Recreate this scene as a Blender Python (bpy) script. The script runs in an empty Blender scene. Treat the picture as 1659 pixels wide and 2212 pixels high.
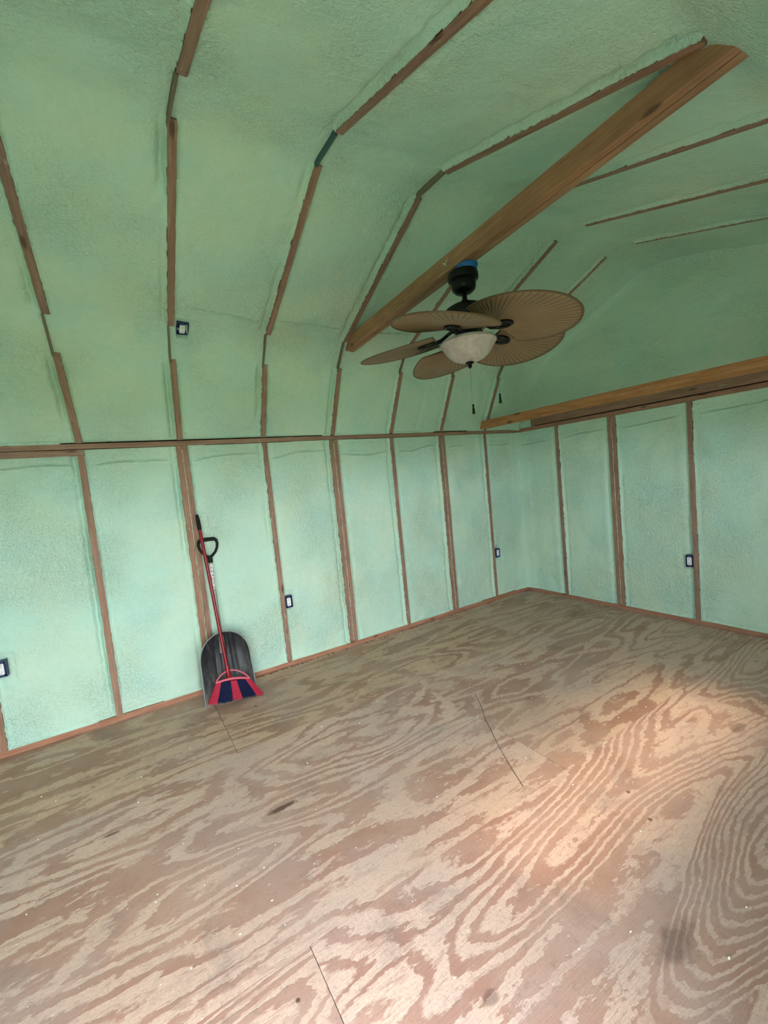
import bpy, bmesh, math, random
import numpy as np
from mathutils import Vector, Matrix
random.seed(4); rng = np.random.default_rng(11)
C = bpy.context.scene.collection
SC = bpy.context.scene

# ------------------------------------------------------------------ camera
cam_d = bpy.data.cameras.new('camera'); cam = bpy.data.objects.new('camera', cam_d); C.objects.link(cam)
cam_d.sensor_fit = 'HORIZONTAL'; cam_d.sensor_width = 36.0; cam_d.lens = 930.18 / 1659 * 36
cam_d.clip_start = 0.02
fw = Vector((-0.85089528, 0.5199602, -0.07495741)); rt = Vector((0.52517596, 0.84544811, -0.09699333)); up = Vector((-0.01293993, 0.12189699, 0.9924584))
m = Matrix((rt, up, -fw)).transposed().to_4x4(); m.translation = Vector((3.4518, -4.015, 1.4705))
rt_ = -rt
# the fit's axes are right / up / forward; rebuild a clean right-handed basis from them
rgt = fw.cross(up).normalized(); upv = rgt.cross(fw).normalized()
m = Matrix((rgt, upv, -fw)).transposed().to_4x4(); m.translation = Vector((3.4518, -4.015, 1.4705))
cam.matrix_world = m
SC.camera = cam

# ------------------------------------------------------------------ light
SC.view_settings.view_transform = 'Standard'; SC.view_settings.look = 'None'
SC.view_settings.gamma = 1.0; SC.view_settings.use_curve_mapping = False
SC.view_settings.exposure = 0.0
SC.cycles.use_denoising = True; SC.cycles.max_bounces = 14; SC.cycles.diffuse_bounces = 10
SC.cycles.sample_clamp_indirect = 6
SKY = 16.2
w = bpy.data.worlds.new('sky'); SC.world = w; w.use_nodes = True
bg = w.node_tree.nodes['Background']; bg.inputs[0].default_value = (0.87, 0.935, 1.0, 1); bg.inputs[1].default_value = SKY
DOOR = (-4.85, -3.42, 1.87)         # y range and head of the doorway in the right wall
ADDED_WIN = (-2.95, -1.15, 1.12, 1.58)    # y range, sill and head of an unseen window added for the warm lamp
XR = 3.40                           # right wall inner face
def portal(name, loc, sx, sy):
    l = bpy.data.lights.new(name, 'AREA'); l.shape = 'RECTANGLE'; l.size = sx; l.size_y = sy
    l.cycles.is_portal = True
    o = bpy.data.objects.new(name, l); C.objects.link(o); o.location = loc
    o.rotation_euler = (0, math.radians(90), 0)
    return o
portal('doorway_portal', (XR + .12, (DOOR[0] + DOOR[1]) / 2, DOOR[2] / 2), DOOR[2], DOOR[1] - DOOR[0])
portal('added_window_portal', (XR + .12, (ADDED_WIN[0] + ADDED_WIN[1]) / 2, (ADDED_WIN[2] + ADDED_WIN[3]) / 2), ADDED_WIN[3] - ADDED_WIN[2], ADDED_WIN[1] - ADDED_WIN[0])
# added warm area lamp standing in for sun through the unseen window
sl = bpy.data.lights.new('warm_patch_lamp', 'AREA'); sl.shape = 'RECTANGLE'; sl.size = 2.2; sl.size_y = 2.2
sl.energy = 38; sl.color = (1.0, 0.76, 0.46); sl.spread = math.radians(24)
so = bpy.data.objects.new('warm_patch_lamp', sl); C.objects.link(so)
tgt = Vector((2.27, -2.05, 0)); sd = Vector((1.13, 0.0, 1.35)).normalized()
so.location = tgt + sd * 4.4
so.rotation_euler = sd.to_track_quat('Z', 'Y').to_euler()

# ------------------------------------------------------------------ nodes
def new_mat(name):
    mt = bpy.data.materials.new(name); mt.use_nodes = True
    nt = mt.node_tree; nt.nodes.clear()
    out = nt.nodes.new('ShaderNodeOutputMaterial'); b = nt.nodes.new('ShaderNodeBsdfPrincipled')
    nt.links.new(b.outputs[0], out.inputs[0])
    return mt, nt, b
class N:
    def __init__(s, nt): s.nt = nt
    def n(s, t, **k):
        x = s.nt.nodes.new(t)
        for a, v in k.items(): setattr(x, a, v)
        return x
    def put(s, sock, v):
        if isinstance(v, (int, float)): sock.default_value = v
        elif isinstance(v, (tuple, list)):
            v = tuple(v)
            if len(sock.default_value) == 4 and len(v) == 3: v = v + (1,)
            sock.default_value = v
        else: s.nt.links.new(v, sock)
    def math(s, op, a, b=0.0, c=None, clamp=False):
        x = s.n('ShaderNodeMath', operation=op); x.use_clamp = clamp
        s.put(x.inputs[0], a); s.put(x.inputs[1], b)
        if c is not None: s.put(x.inputs[2], c)
        return x.outputs[0]
    def vmath(s, op, a, b):
        x = s.n('ShaderNodeVectorMath', operation=op); s.put(x.inputs[0], a); s.put(x.inputs[1], b); return x.outputs[0]
    def noise(s, vec, scale, detail=2, rough=.5, dist=0.0):
        x = s.n('ShaderNodeTexNoise'); s.put(x.inputs['Vector'], vec); s.put(x.inputs['Scale'], scale)
        s.put(x.inputs['Detail'], detail); s.put(x.inputs['Roughness'], rough); s.put(x.inputs['Distortion'], dist)
        return x.outputs[0]
    def ramp(s, f, stops, interp='LINEAR'):
        x = s.n('ShaderNodeValToRGB'); x.color_ramp.interpolation = interp
        e = x.color_ramp.elements
        while len(e) < len(stops): e.new(.5)
        for i, (p, c) in enumerate(stops):
            e[i].position = p
            e[i].color = (c, c, c, 1) if isinstance(c, (int, float)) else tuple(c) + (1,)
        s.put(x.inputs[0], f); return x.outputs[0]
    def mix(s, f, a, b, mode='MIX'):
        x = s.n('ShaderNodeMix', data_type='RGBA', blend_type=mode)
        s.put(x.inputs[0], f); s.put(x.inputs[6], a); s.put(x.inputs[7], b); return x.outputs[2]
    def bump(s, h, dist, strength=1.0, normal=None):
        x = s.n('ShaderNodeBump'); s.put(x.inputs['Strength'], strength); s.put(x.inputs['Distance'], dist); s.put(x.inputs['Height'], h)
        if normal is not None: s.put(x.inputs['Normal'], normal)
        return x.outputs[0]
    def attr(s, name):
        x = s.n('ShaderNodeAttribute', attribute_name=name); return x
    def pos(s):
        return s.n('ShaderNodeNewGeometry').outputs['Position']
    def sep(s, v):
        x = s.n('ShaderNodeSeparateXYZ'); s.put(x.inputs[0], v); return x.outputs
    def comb(s, a, b, c):
        x = s.n('ShaderNodeCombineXYZ'); s.put(x.inputs[0], a); s.put(x.inputs[1], b); s.put(x.inputs[2], c); return x.outputs[0]

# foam
FOAM_A, FOAM_B, FOAM_C = (0.500, 0.672, 0.545), (0.560, 0.690, 0.535), (0.462, 0.676, 0.582)
def foam_material():
    mt, nt, b = new_mat('spray_foam'); k = N(nt); p = k.pos()
    f1 = k.ramp(k.noise(p, 1.3, 3, .55), [(.35, 0.0), (.65, 1.0)])
    f2 = k.ramp(k.noise(k.vmath('ADD', p, (7, 3, 1)), 2.6, 3, .6), [(.4, 0.0), (.7, 1.0)])
    c = k.mix(f1, FOAM_A, FOAM_B); c = k.mix(f2, c, FOAM_C)
    f3 = k.noise(p, 24, 4, .65)
    c = k.mix(k.ramp(f3, [(.35, .22), (.62, 0.0)]), c, (0.40, 0.59, 0.45))
    b.inputs['Roughness'].default_value = .55
    k.put(b.inputs['Base Color'], c)
    b.inputs['Specular IOR Level'].default_value = .35
    mask = k.ramp(k.noise(k.vmath('ADD', p, (2, 9, 4)), 1.7, 2, .5), [(.40, .25), (.62, 1.0)])
    h = k.math('MULTIPLY', k.noise(p, 62, 3, .6, .4), mask)
    n1 = k.bump(h, .018, .95)
    n2 = k.bump(k.noise(p, 210, 3, .65), .0030, .8, n1)
    k.put(b.inputs['Normal'], n2)
    return mt
M_FOAM = foam_material()

def wood_material(name, dark, light, foam=.5, rough=.7, knots=True):
    mt, nt, b = new_mat(name); k = N(nt); g = k.attr('grain').outputs['Vector']; oi = k.attr('tint').outputs['Fac']
    s = k.sep(g)
    gv = k.comb(k.math('MULTIPLY', s[0], 1.2), k.math('MULTIPLY', s[1], 22), k.math('MULTIPLY', s[2], 22))
    w1 = k.noise(gv, 2.2, 5, .62, 1.2)
    c = k.mix(k.ramp(w1, [(.32, 0.0), (.68, 1.0)]), dark, light)
    fine = k.noise(k.comb(k.math('MULTIPLY', s[0], 6), k.math('MULTIPLY', s[1], 180), k.math('MULTIPLY', s[2], 180)), 1.5, 3, .6)
    c = k.mix(k.ramp(fine, [(.3, .35), (.6, 0.0)]), c, tuple(x * .62 for x in dark))
    blot = k.noise(k.comb(k.math('MULTIPLY', s[0], 5), k.math('MULTIPLY', s[1], 9), s[2]), 1.0, 3, .6)
    c = k.mix(k.ramp(blot, [(.4, 0.0), (.75, .45)]), c, tuple(x * .6 for x in dark))
    hs = k.n('ShaderNodeHueSaturation'); k.put(hs.inputs['Color'], c)
    k.put(hs.inputs['Value'], k.math('ADD', k.math('MULTIPLY', oi, .30), .85)); k.put(hs.inputs['Saturation'], k.math('ADD', k.math('MULTIPLY', oi, .2), .9))
    c = hs.outputs[0]
    if knots:
        v = k.n('ShaderNodeTexVoronoi'); k.put(v.inputs['Vector'], k.comb(k.math('MULTIPLY', s[0], 3.6), k.math('MULTIPLY', s[1], 12), k.math('MULTIPLY', s[2], 6))); k.put(v.inputs['Scale'], 1.0)
        kn = k.ramp(v.outputs['Distance'], [(.05, .9), (.11, .75), (.17, 0.0)])
        c = k.mix(kn, c, (0.07, 0.030, 0.014))
    if foam > 0:
        sm = k.noise(k.comb(k.math('MULTIPLY', s[0], 7), k.math('MULTIPLY', s[1], 30), k.math('MULTIPLY', s[2], 30)), 1.3, 5, .7, .8)
        c = k.mix(k.ramp(sm, [(.61, 0.0), (.72, foam)]), c, (0.50, 0.56, 0.42))
    k.put(b.inputs['Base Color'], c); b.inputs['Roughness'].default_value = rough
    k.put(b.inputs['Normal'], k.bump(fine, .0012, .5))
    return mt
M_STUD = wood_material('stud_pine', (0.230, 0.120, 0.078), (0.380, 0.225, 0.155), .6)
M_BEAM = wood_material('beam_pine', (0.285, 0.115, 0.045), (0.50, 0.245, 0.115), .12)
M_PLATE = wood_material('plate_pine', (0.26, 0.115, 0.070), (0.42, 0.215, 0.14), .5)
M_GUSSET = wood_material('gusset_plywood', (0.14, 0.105, 0.070), (0.24, 0.20, 0.13), .9, .8, False)
M_GUSSET_BLUE = wood_material('blue_gusset', (0.022, 0.070, 0.070), (0.045, 0.115, 0.105), .25, .6, False)

def plain(name, col, rough=.5, metal=0.0, spec=.5, var=.12, scale=30, bump=0.0):
    mt, nt, b = new_mat(name); k = N(nt)
    tc = k.n('ShaderNodeTexCoord').outputs['Object']
    nz = k.noise(tc, scale, 3, .6)
    k.put(b.inputs['Base Color'], k.mix(k.ramp(nz, [(.3, 0.0), (.7, 1.0)]), tuple(x * (1 - var) for x in col), tuple(min(1, x * (1 + var)) for x in col)))
    b.inputs['Roughness'].default_value = rough; b.inputs['Metallic'].default_value = metal; b.inputs['Specular IOR Level'].default_value = spec
    if bump: k.put(b.inputs['Normal'], k.bump(nz, bump, .6))
    return mt
M_BLACK = plain('black_metal', (0.004, 0.004, 0.004), .38, 0, .22)
M_RUBBER = plain('black_rubber', (0.006, 0.007, 0.007), .6, spec=.2)
M_BLUEBOX = plain('blue_plastic', (0.012, 0.028, 0.10), .45)
M_FANBOX = plain('bright_blue_plastic', (0.012, 0.13, 0.42), .4)
M_WHITE = plain('white_plastic', (0.74, 0.74, 0.77), .35, var=.03)
M_RED = plain('red_enamel', (0.20, 0.003, 0.008), .3, spec=.35, var=.05)
M_REDPL = plain('red_plastic', (0.48, 0.07, 0.10), .35, var=.06)
M_REDBR = plain('red_bristle', (0.36, 0.016, 0.040), .6, spec=.12, var=.5, scale=200)
M_NAVY = plain('navy_bristle', (0.006, 0.009, 0.036), .7, spec=.08, var=.5, scale=200)
M_SHAFT = plain('grey_shaft', (0.26, 0.25, 0.23), .5, .3)
M_EDGE = plain('worn_edge', (0.25, 0.27, 0.27), .45, .4)
M_DARK = plain('slot_black', (0.01, 0.01, 0.01), .8)
M_CHAIN = plain('chain_steel', (0.25, 0.24, 0.22), .35, .9)
M_SUB = plain('dark_gap', (0.035, 0.022, 0.015), .9)
M_GRASS = plain('grass', (0.16, 0.20, 0.11), .9, scale=3)
M_CRUMB = plain('crumb_foam', (0.80, 0.80, 0.62), .7)
M_CRUMBD = plain('dark_debris', (0.06, 0.04, 0.03), .8)

def sticker_material():
    mt, nt, b = new_mat('worn_sticker'); k = N(nt); tc = k.n('ShaderNodeTexCoord').outputs['Object']
    nz = k.noise(tc, 70, 4, .7)
    k.put(b.inputs['Base Color'], k.ramp(nz, [(.42, (.25, .13, .12)), (.52, (.60, .60, .60)), (.7, (.78, .78, .78))]))
    b.inputs['Roughness'].default_value = .5
    return mt
M_STICK = sticker_material()

def shovel_material():
    mt, nt, b = new_mat('scuffed_black_plastic'); k = N(nt); tc = k.n('ShaderNodeTexCoord').outputs['Object']
    s = k.sep(tc)
    sc = k.noise(k.comb(k.math('MULTIPLY', s[0], 30), k.math('MULTIPLY', s[1], 55), k.math('MULTIPLY', s[2], 8)), 1.0, 5, .65, .5)
    low = k.ramp(s[2], [(.0, 1.0), (.12, .2), (.3, 0.0)])
    c = k.mix(k.ramp(sc, [(.50, 0.0), (.80, .7)]), (0.014, 0.014, 0.017), (0.085, 0.08, 0.078))
    c = k.mix(k.math('MULTIPLY', low, k.ramp(sc, [(.3, .2), (.6, 1.0)])), c, (0.28, 0.27, 0.25))
    k.put(b.inputs['Base Color'], c); b.inputs['Roughness'].default_value = .40; b.inputs['Specular IOR Level'].default_value = .28
    return mt
M_SHOVEL = shovel_material()

def blade_material():
    mt, nt, b = new_mat('woven_tan_blade'); k = N(nt); a = k.attr('pleat').outputs['Fac']
    fr = k.math('FRACT', a)
    line = k.ramp(fr, [(0.0, 1.0), (.14, 0.0), (.90, 0.0), (1.0, 1.0)])
    tc = k.n('ShaderNodeTexCoord').outputs['Object']; nz = k.noise(tc, 160, 3, .6); n2 = k.noise(tc, 9, 2, .5)
    c = k.mix(k.ramp(n2, [(.3, 0.0), (.7, 1.0)]), (0.205, 0.132, 0.072), (0.255, 0.168, 0.092))
    c = k.mix(k.math('MULTIPLY', nz, .3), c, (0.15, 0.088, 0.045))
    c = k.mix(k.math('MULTIPLY', line, .95), c, (0.040, 0.020, 0.008))
    k.put(b.inputs['Base Color'], c); b.inputs['Roughness'].default_value = .62
    k.put(b.inputs['Normal'], k.bump(nz, .0015, .4))
    return mt
M_BLADE = blade_material()
M_RIM = plain('dark_tan_rim', (0.12, 0.066, 0.032), .5)

def glass_bowl_material():
    mt, nt, b = new_mat('alabaster_glass'); k = N(nt); tc = k.n('ShaderNodeTexCoord').outputs['Object']
    nz = k.noise(tc, 14, 5, .65, 1.5)
    k.put(b.inputs['Base Color'], k.ramp(nz, [(.3, (.34, .27, .24)), (.5, (.43, .36, .33)), (.72, (.52, .46, .44))]))
    b.inputs['Roughness'].default_value = .28; b.inputs['Subsurface Weight'].default_value = .15
    b.inputs['Subsurface Radius'].default_value = (.03, .02, .02)
    return mt
M_BOWL = glass_bowl_material()

def floor_material():
    mt, nt, b = new_mat('plywood'); k = N(nt); p = k.pos(); off = k.attr('sheet').outputs['Vector']; so_ = k.sep(off)
    q = k.vmath('ADD', p, off); s = k.sep(q)
    px, py = s[0], s[1]
    # warped contour map: the peeled-veneer figure
    wv = k.comb(k.math('MULTIPLY', px, 2.6), k.math('MULTIPLY', py, .62), 0.0)
    big = k.noise(wv, 1.0, 2, .45, .35)
    mid = k.noise(k.comb(k.math('MULTIPLY', px, 9), k.math('MULTIPLY', py, 2.0), 3.0), 1.0, 3, .55, .3)
    jag = k.noise(k.comb(k.math('MULTIPLY', px, 60), k.math('MULTIPLY', py, 24), 1.0), 1.0, 3, .6)
    dens = k.ramp(k.noise(k.comb(k.math('MULTIPLY', px, 1.5), k.math('MULTIPLY', py, .5), 12.0), 1.0, 1, .5), [(.38, 0.0), (.62, 1.0)])
    f = k.math('ADD', k.math('MULTIPLY', big, 8.0), k.math('MULTIPLY', mid, 2.0))
    f = k.math('ADD', f, k.math('MULTIPLY', jag, .75))
    zone = k.ramp(k.noise(k.comb(k.math('MULTIPLY', px, 2.1), k.math('MULTIPLY', py, .45), 8.0), 1.0, 1, .5), [(.48, 0.0), (.75, 1.0)])
    f = k.math('ADD', f, k.math('MULTIPLY', k.math('MULTIPLY', k.sep(p)[0], 3.2), zone))
    fr = k.math('FRACT', f)
    thr = k.math('ADD', k.math('MULTIPLY', dens, .36), .24)          # how much of each ring is dark latewood
    rise = k.ramp(fr, [(0.0, 0.0), (.06, 1.0)])
    fall = k.math('SUBTRACT', 1.0, k.math('MULTIPLY', k.math('SUBTRACT', fr, thr), 7.0, clamp=True), clamp=True)
    band = k.math('MULTIPLY', rise, fall)
    # small islands and streaks inside the broad figure
    isl = k.ramp(k.noise(k.comb(k.math('MULTIPLY', px, 26), k.math('MULTIPLY', py, 5), 2.0), 1.0, 4, .62, .6), [(.56, 0.0), (.60, .8)])
    band = k.math('MAXIMUM', band, k.math('MULTIPLY', isl, .55))
    band = k.math('MULTIPLY', band, k.ramp(k.noise(k.comb(k.math('MULTIPLY', px, 3), k.math('MULTIPLY', py, 2), 9.0), 1.0, 3, .6), [(.3, .55), (.6, 1.0)]))
    fine = k.noise(k.comb(k.math('MULTIPLY', px, 260), k.math('MULTIPLY', py, 14), 0.0), 1.0, 3, .6)
    speck = k.noise(p, 120, 4, .7)
    pale = k.mix(so_[2], (0.600, 0.388, 0.262), (0.655, 0.448, 0.368))
    late = k.mix(so_[2], (0.325, 0.160, 0.100), (0.375, 0.190, 0.145))
    c = k.mix(band, pale, late)
    c = k.mix(k.ramp(fine, [(.3, .28), (.6, 0.0)]), c, (0.20, 0.12, 0.08))
    c = k.mix(k.ramp(speck, [(.3, .35), (.55, 0.0)]), c, (0.20, 0.125, 0.09))
    tone = k.noise(k.comb(k.math('MULTIPLY', px, 1.3), k.math('MULTIPLY', py, .8), 5.0), 1.0, 3, .5)
    c = k.mix(k.ramp(tone, [(.35, 0.0), (.7, .45)]), c, (0.38, 0.245, 0.185))
    lil = k.noise(p, 2.3, 4, .65, .3)
    c = k.mix(k.ramp(lil, [(.45, 0.0), (.7, .4)]), c, (0.40, 0.31, 0.29))
    c = k.mix(k.ramp(k.noise(k.vmath('ADD', p, (4, 4, 4)), 38, 5, .7), [(.56, 0.0), (.70, .45)]), c, (0.19, 0.13, 0.11))
    grime = k.noise(p, 3.2, 5, .7, .5)
    c = k.mix(k.ramp(grime, [(.55, 0.0), (.75, .55)]), c, (0.16, 0.125, 0.115))
    # knots and burns at their own places: (x, y, half width, half length, strength)
    P = k.sep(p)
    wob = k.math('MULTIPLY', k.math('SUBTRACT', k.noise(p, 16, 3, .6), .5), 1.3)
    for (kx, ky, a_, b_, st) in [(1.515, -3.545, .020, .085, .85), (.55, -3.78, .008, .07, .7), (.50, -3.90, .006, .05, .6), (.62, -3.70, .007, .06, .6), (.47, -3.38, .012, .012, .8),
                                 (1.17, -4.22, .010, .05, .8), (1.62, -1.95, .03, .03, .25), (2.28, -3.75, .008, .008, .9), (2.42, -2.27, .010, .012, .8), (2.55, -2.35, .010, .010, .8),
                                 (2.52, -1.42, .035, .08, .45), (.9, -.35, .10, .22, .35), (2.83, -2.75, .05, .10, .5), (2.6, -3.3, .02, .03, .5)]:
        dx = k.math('DIVIDE', k.math('SUBTRACT', P[0], kx), a_); dy = k.math('DIVIDE', k.math('SUBTRACT', P[1], ky), b_)
        d = k.math('ADD', k.math('SQRT', k.math('ADD', k.math('MULTIPLY', dx, dx), k.math('MULTIPLY', dy, dy))), wob)
        c = k.mix(k.ramp(d, [(.55, st), (1.15, 0.0)]), c, (0.075, 0.034, 0.025))
    k.put(b.inputs['Base Color'], c)
    b.inputs['Roughness'].default_value = .55; b.inputs['Specular IOR Level'].default_value = .4
    k.put(b.inputs['Normal'], k.bump(k.math('ADD', band, fine), .0012, .5))
    return mt
M_FLOOR = floor_material()

# ------------------------------------------------------------------ object helpers
def finish(name, me, mats, parent=None, smooth=True):
    for mt in (mats if isinstance(mats, (list, tuple)) else [mats]): me.materials.append(mt)
    if smooth: me.polygons.foreach_set('use_smooth', [True] * len(me.polygons))
    o = bpy.data.objects.new(name, me); C.objects.link(o)
    if parent is not None:
        o.parent = parent
        o.matrix_parent_inverse = Matrix.Identity(4)
        o.matrix_basis = parent.matrix_basis.inverted() if False else Matrix.Identity(4)
    return o
def tag(o, label, cat, group=None):
    o['label'] = label; o['category'] = cat
    if group: o['group'] = group
    return o
def struct(o): o['kind'] = 'structure'; return o
def empty(name, loc, label, cat, group=None):
    o = bpy.data.objects.new(name, None); C.objects.link(o); o.location = loc; o.empty_display_size = .05
    return tag(o, label, cat, group)
def localise(o, parent):
    """o's mesh is in world coordinates: express it relative to the parent's origin"""
    o.parent = parent
    o.data.transform(Matrix.Translation(-Vector(parent.location)))
    return o

class MB:
    def __init__(s): s.v = []; s.f = []; s.m = []; s.att = []
    def add(s, V, F, mi=0):
        b = len(s.v); s.v += [tuple(x) for x in V]; s.f += [tuple(b + i for i in f) for f in F]; s.m += [mi] * len(F)
    def tube(s, pts, r, n=12, mi=0, caps=True, closed=False, flat=None):
        pts = [Vector(p) for p in pts]; R = r if isinstance(r, (list, tuple)) else [r] * len(pts)
        ref = None; V = []
        for i, p in enumerate(pts):
            if closed: t = (pts[(i + 1) % len(pts)] - pts[i - 1]).normalized()
            else: t = (pts[min(i + 1, len(pts) - 1)] - pts[max(i - 1, 0)]).normalized()
            if ref is None: ref = t.orthogonal().normalized()
            ref = (ref - t * ref.dot(t)).normalized(); bn = t.cross(ref)
            for j in range(n):
                a = 2 * math.pi * j / n
                V.append(p + (ref * math.cos(a) + bn * math.sin(a)) * R[i])
        F = []; L = len(pts)
        for i in range(L if closed else L - 1):
            i2 = (i + 1) % L
            for j in range(n):
                j2 = (j + 1) % n; F.append((i * n + j, i * n + j2, i2 * n + j2, i2 * n + j))
        if caps and not closed:
            F.append(tuple(range(n))[::-1]); F.append(tuple((L - 1) * n + j for j in range(n)))
        s.add(V, F, mi)
    def lathe(s, prof, c, n=40, mi=0, axis=None, capt=True):
        c = Vector(c); V = []
        for r, z in prof:
            for j in range(n):
                a = 2 * math.pi * j / n; V.append(c + Vector((r * math.cos(a), r * math.sin(a), z)))
        F = []
        for i in range(len(prof) - 1):
            for j in range(n):
                j2 = (j + 1) % n; F.append((i * n + j, i * n + j2, (i + 1) * n + j2, (i + 1) * n + j))
        if capt:
            F.append(tuple(range(n))[::-1]); F.append(tuple((len(prof) - 1) * n + j for j in range(n)))
        s.add(V, F, mi)
    def box(s, c, ax, ay, az, mi=0, bev=0.0):
        """box from centre and three half-axis vectors; bev chamfers the edges"""
        c, ax, ay, az = Vector(c), Vector(ax), Vector(ay), Vector(az)
        bm = bmesh.new(); bmesh.ops.create_cube(bm, size=2)
        M = Matrix((ax, ay, az)).transposed()
        for v in bm.verts: v.co = c + M @ v.co
        bmesh.ops.recalc_face_normals(bm, faces=bm.faces)
        if bev: bmesh.ops.bevel(bm, geom=list(bm.edges), offset=bev, segments=2, affect='EDGES')
        bm.verts.index_update()
        s.add([v.co.copy() for v in bm.verts], [[v.index for v in f.verts] for f in bm.faces], mi); bm.free()
    def build(s, name, mats, parent=None, smooth=True, angle=35):
        me = bpy.data.meshes.new(name); me.from_pydata(s.v, [], s.f); me.update()
        mats = mats if isinstance(mats, (list, tuple)) else [mats]
        for mt in mats: me.materials.append(mt)
        me.polygons.foreach_set('material_index', s.m)
        if smooth:
            me.polygons.foreach_set('use_smooth', [True] * len(me.polygons))
            try: me.set_sharp_from_angle(angle=math.radians(angle))
            except Exception: pass
        o = bpy.data.objects.new(name, me); C.objects.link(o)
        if parent is not None: localise(o, parent)
        return o

# a dressed board: subdivided along its length with slight waviness, grain attribute along the board
def board(name, p0, p1, face, wid, thick, mat, parent=None, wob=.0012, tint=None, ends=None):
    """p0,p1 centre line of the FACE; face = direction the face looks; wid across, thick = depth behind the face"""
    p0, p1 = Vector(p0), Vector(p1); d = (p1 - p0); L = d.length; d.normalize()
    n = Vector(face); n = (n - d * n.dot(d)).normalized(); sd_ = d.cross(n)
    k = max(2, int(L / .10)); V = []; G = []; ch = .0015
    ro = Vector((random.uniform(0, 50), random.uniform(0, 9), random.uniform(0, 9)))
    prof = [(-wid / 2, -ch), (-wid / 2 + ch, 0), (wid / 2 - ch, 0), (wid / 2, -ch), (wid / 2, -thick), (-wid / 2, -thick)]
    ph = random.uniform(0, 9)
    for i in range(k + 1):
        t = i / k; w_ = wob * math.sin(t * L * 3 + ph)
        for a, b in prof:
            V.append(p0 + d * (L * t) + sd_ * (a + w_) + n * b); G.append((L * t + ro.x, a + ro.y, b + ro.z))
    F = []
    for i in range(k):
        for j in range(6):
            j2 = (j + 1) % 6; F.append((i * 6 + j, (i + 1) * 6 + j, (i + 1) * 6 + j2, i * 6 + j2))
    F.append(tuple(range(6))); F.append(tuple(k * 6 + j for j in range(6))[::-1])
    me = bpy.data.meshes.new(name); me.from_pydata([tuple(v) for v in V], [], F); me.update()
    me.materials.append(mat)
    at = me.attributes.new('grain', 'FLOAT_VECTOR', 'POINT'); at.data.foreach_set('vector', [x for g in G for x in g])
    tt = me.attributes.new('tint', 'FLOAT', 'POINT'); tv = random.random() if tint is None else tint; tt.data.foreach_set('value', [tv] * len(V))
    o = bpy.data.objects.new(name, me); C.objects.link(o)
    if parent is not None: localise(o, parent)
    return o

# ------------------------------------------------------------------ framing layout
S = .6096; YG = -.5239; T = .0381
YK = [YG - (6 - i) * S for i in range(7)]          # A..G
YZ = YK[0] - S
YFRONT = -5.55; ZP0, ZP1 = 1.8583, 1.8965
PR = [(0.0, ZP1), (.26, 2.40), (.40, 2.57), (1.45, 3.04), (1.68, 3.03), (2.84, 2.675), (3.005, 2.515), (XR, ZP1)]
# sideways drift of each rafter at the eight profile points
DR = {0: (0, -.035, -.045, -.072, -.075, -.075, -.07, -.07), 1: (-.005, -.018, -.022, -.058, -.052, -.06, -.06, -.06), 2: (-.004, -.006, -.006, -.012, -.012, -.03, -.03, -.03),
      3: (-.003, 0, .002, 0, 0, -.012, -.012, -.012), 4: (0,) * 8, 5: (0,) * 8, 6: (.012, .010, .008, .008, .008, .0, .0, .0)}
def noise_grid(nu, nv, cu, cv, seed):
    """smooth value noise on an (nu x nv) sample grid given coordinates in cells"""
    r = np.random.default_rng(seed); U0 = int(np.floor(cu.min())); V0 = int(np.floor(cv.min()))
    g = r.standard_normal((int(cu.max()) - U0 + 3, int(cv.max()) - V0 + 3))
    iu = np.floor(cu).astype(int) - U0; iv = np.floor(cv).astype(int) - V0
    fu = cu - np.floor(cu); fv = cv - np.floor(cv); fu = fu * fu * (3 - 2 * fu); fv = fv * fv * (3 - 2 * fv)
    a = g[iu, iv] * (1 - fu) + g[iu + 1, iv] * fu; b = g[iu, iv + 1] * (1 - fu) + g[iu + 1, iv + 1] * fu
    return a * (1 - fv) + b * fv
def samples(lo, hi, dense, coarse=.014, fine=.0034):
    """coordinates from lo to hi, fine inside the dense intervals"""
    xs = [lo]; x = lo
    while x < hi - 1e-6:
        st = coarse
        for a, b in dense:
            if a - coarse < x < b: st = fine; break
        x = min(hi, x + st); xs.append(x)
    return np.array(xs)
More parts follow.
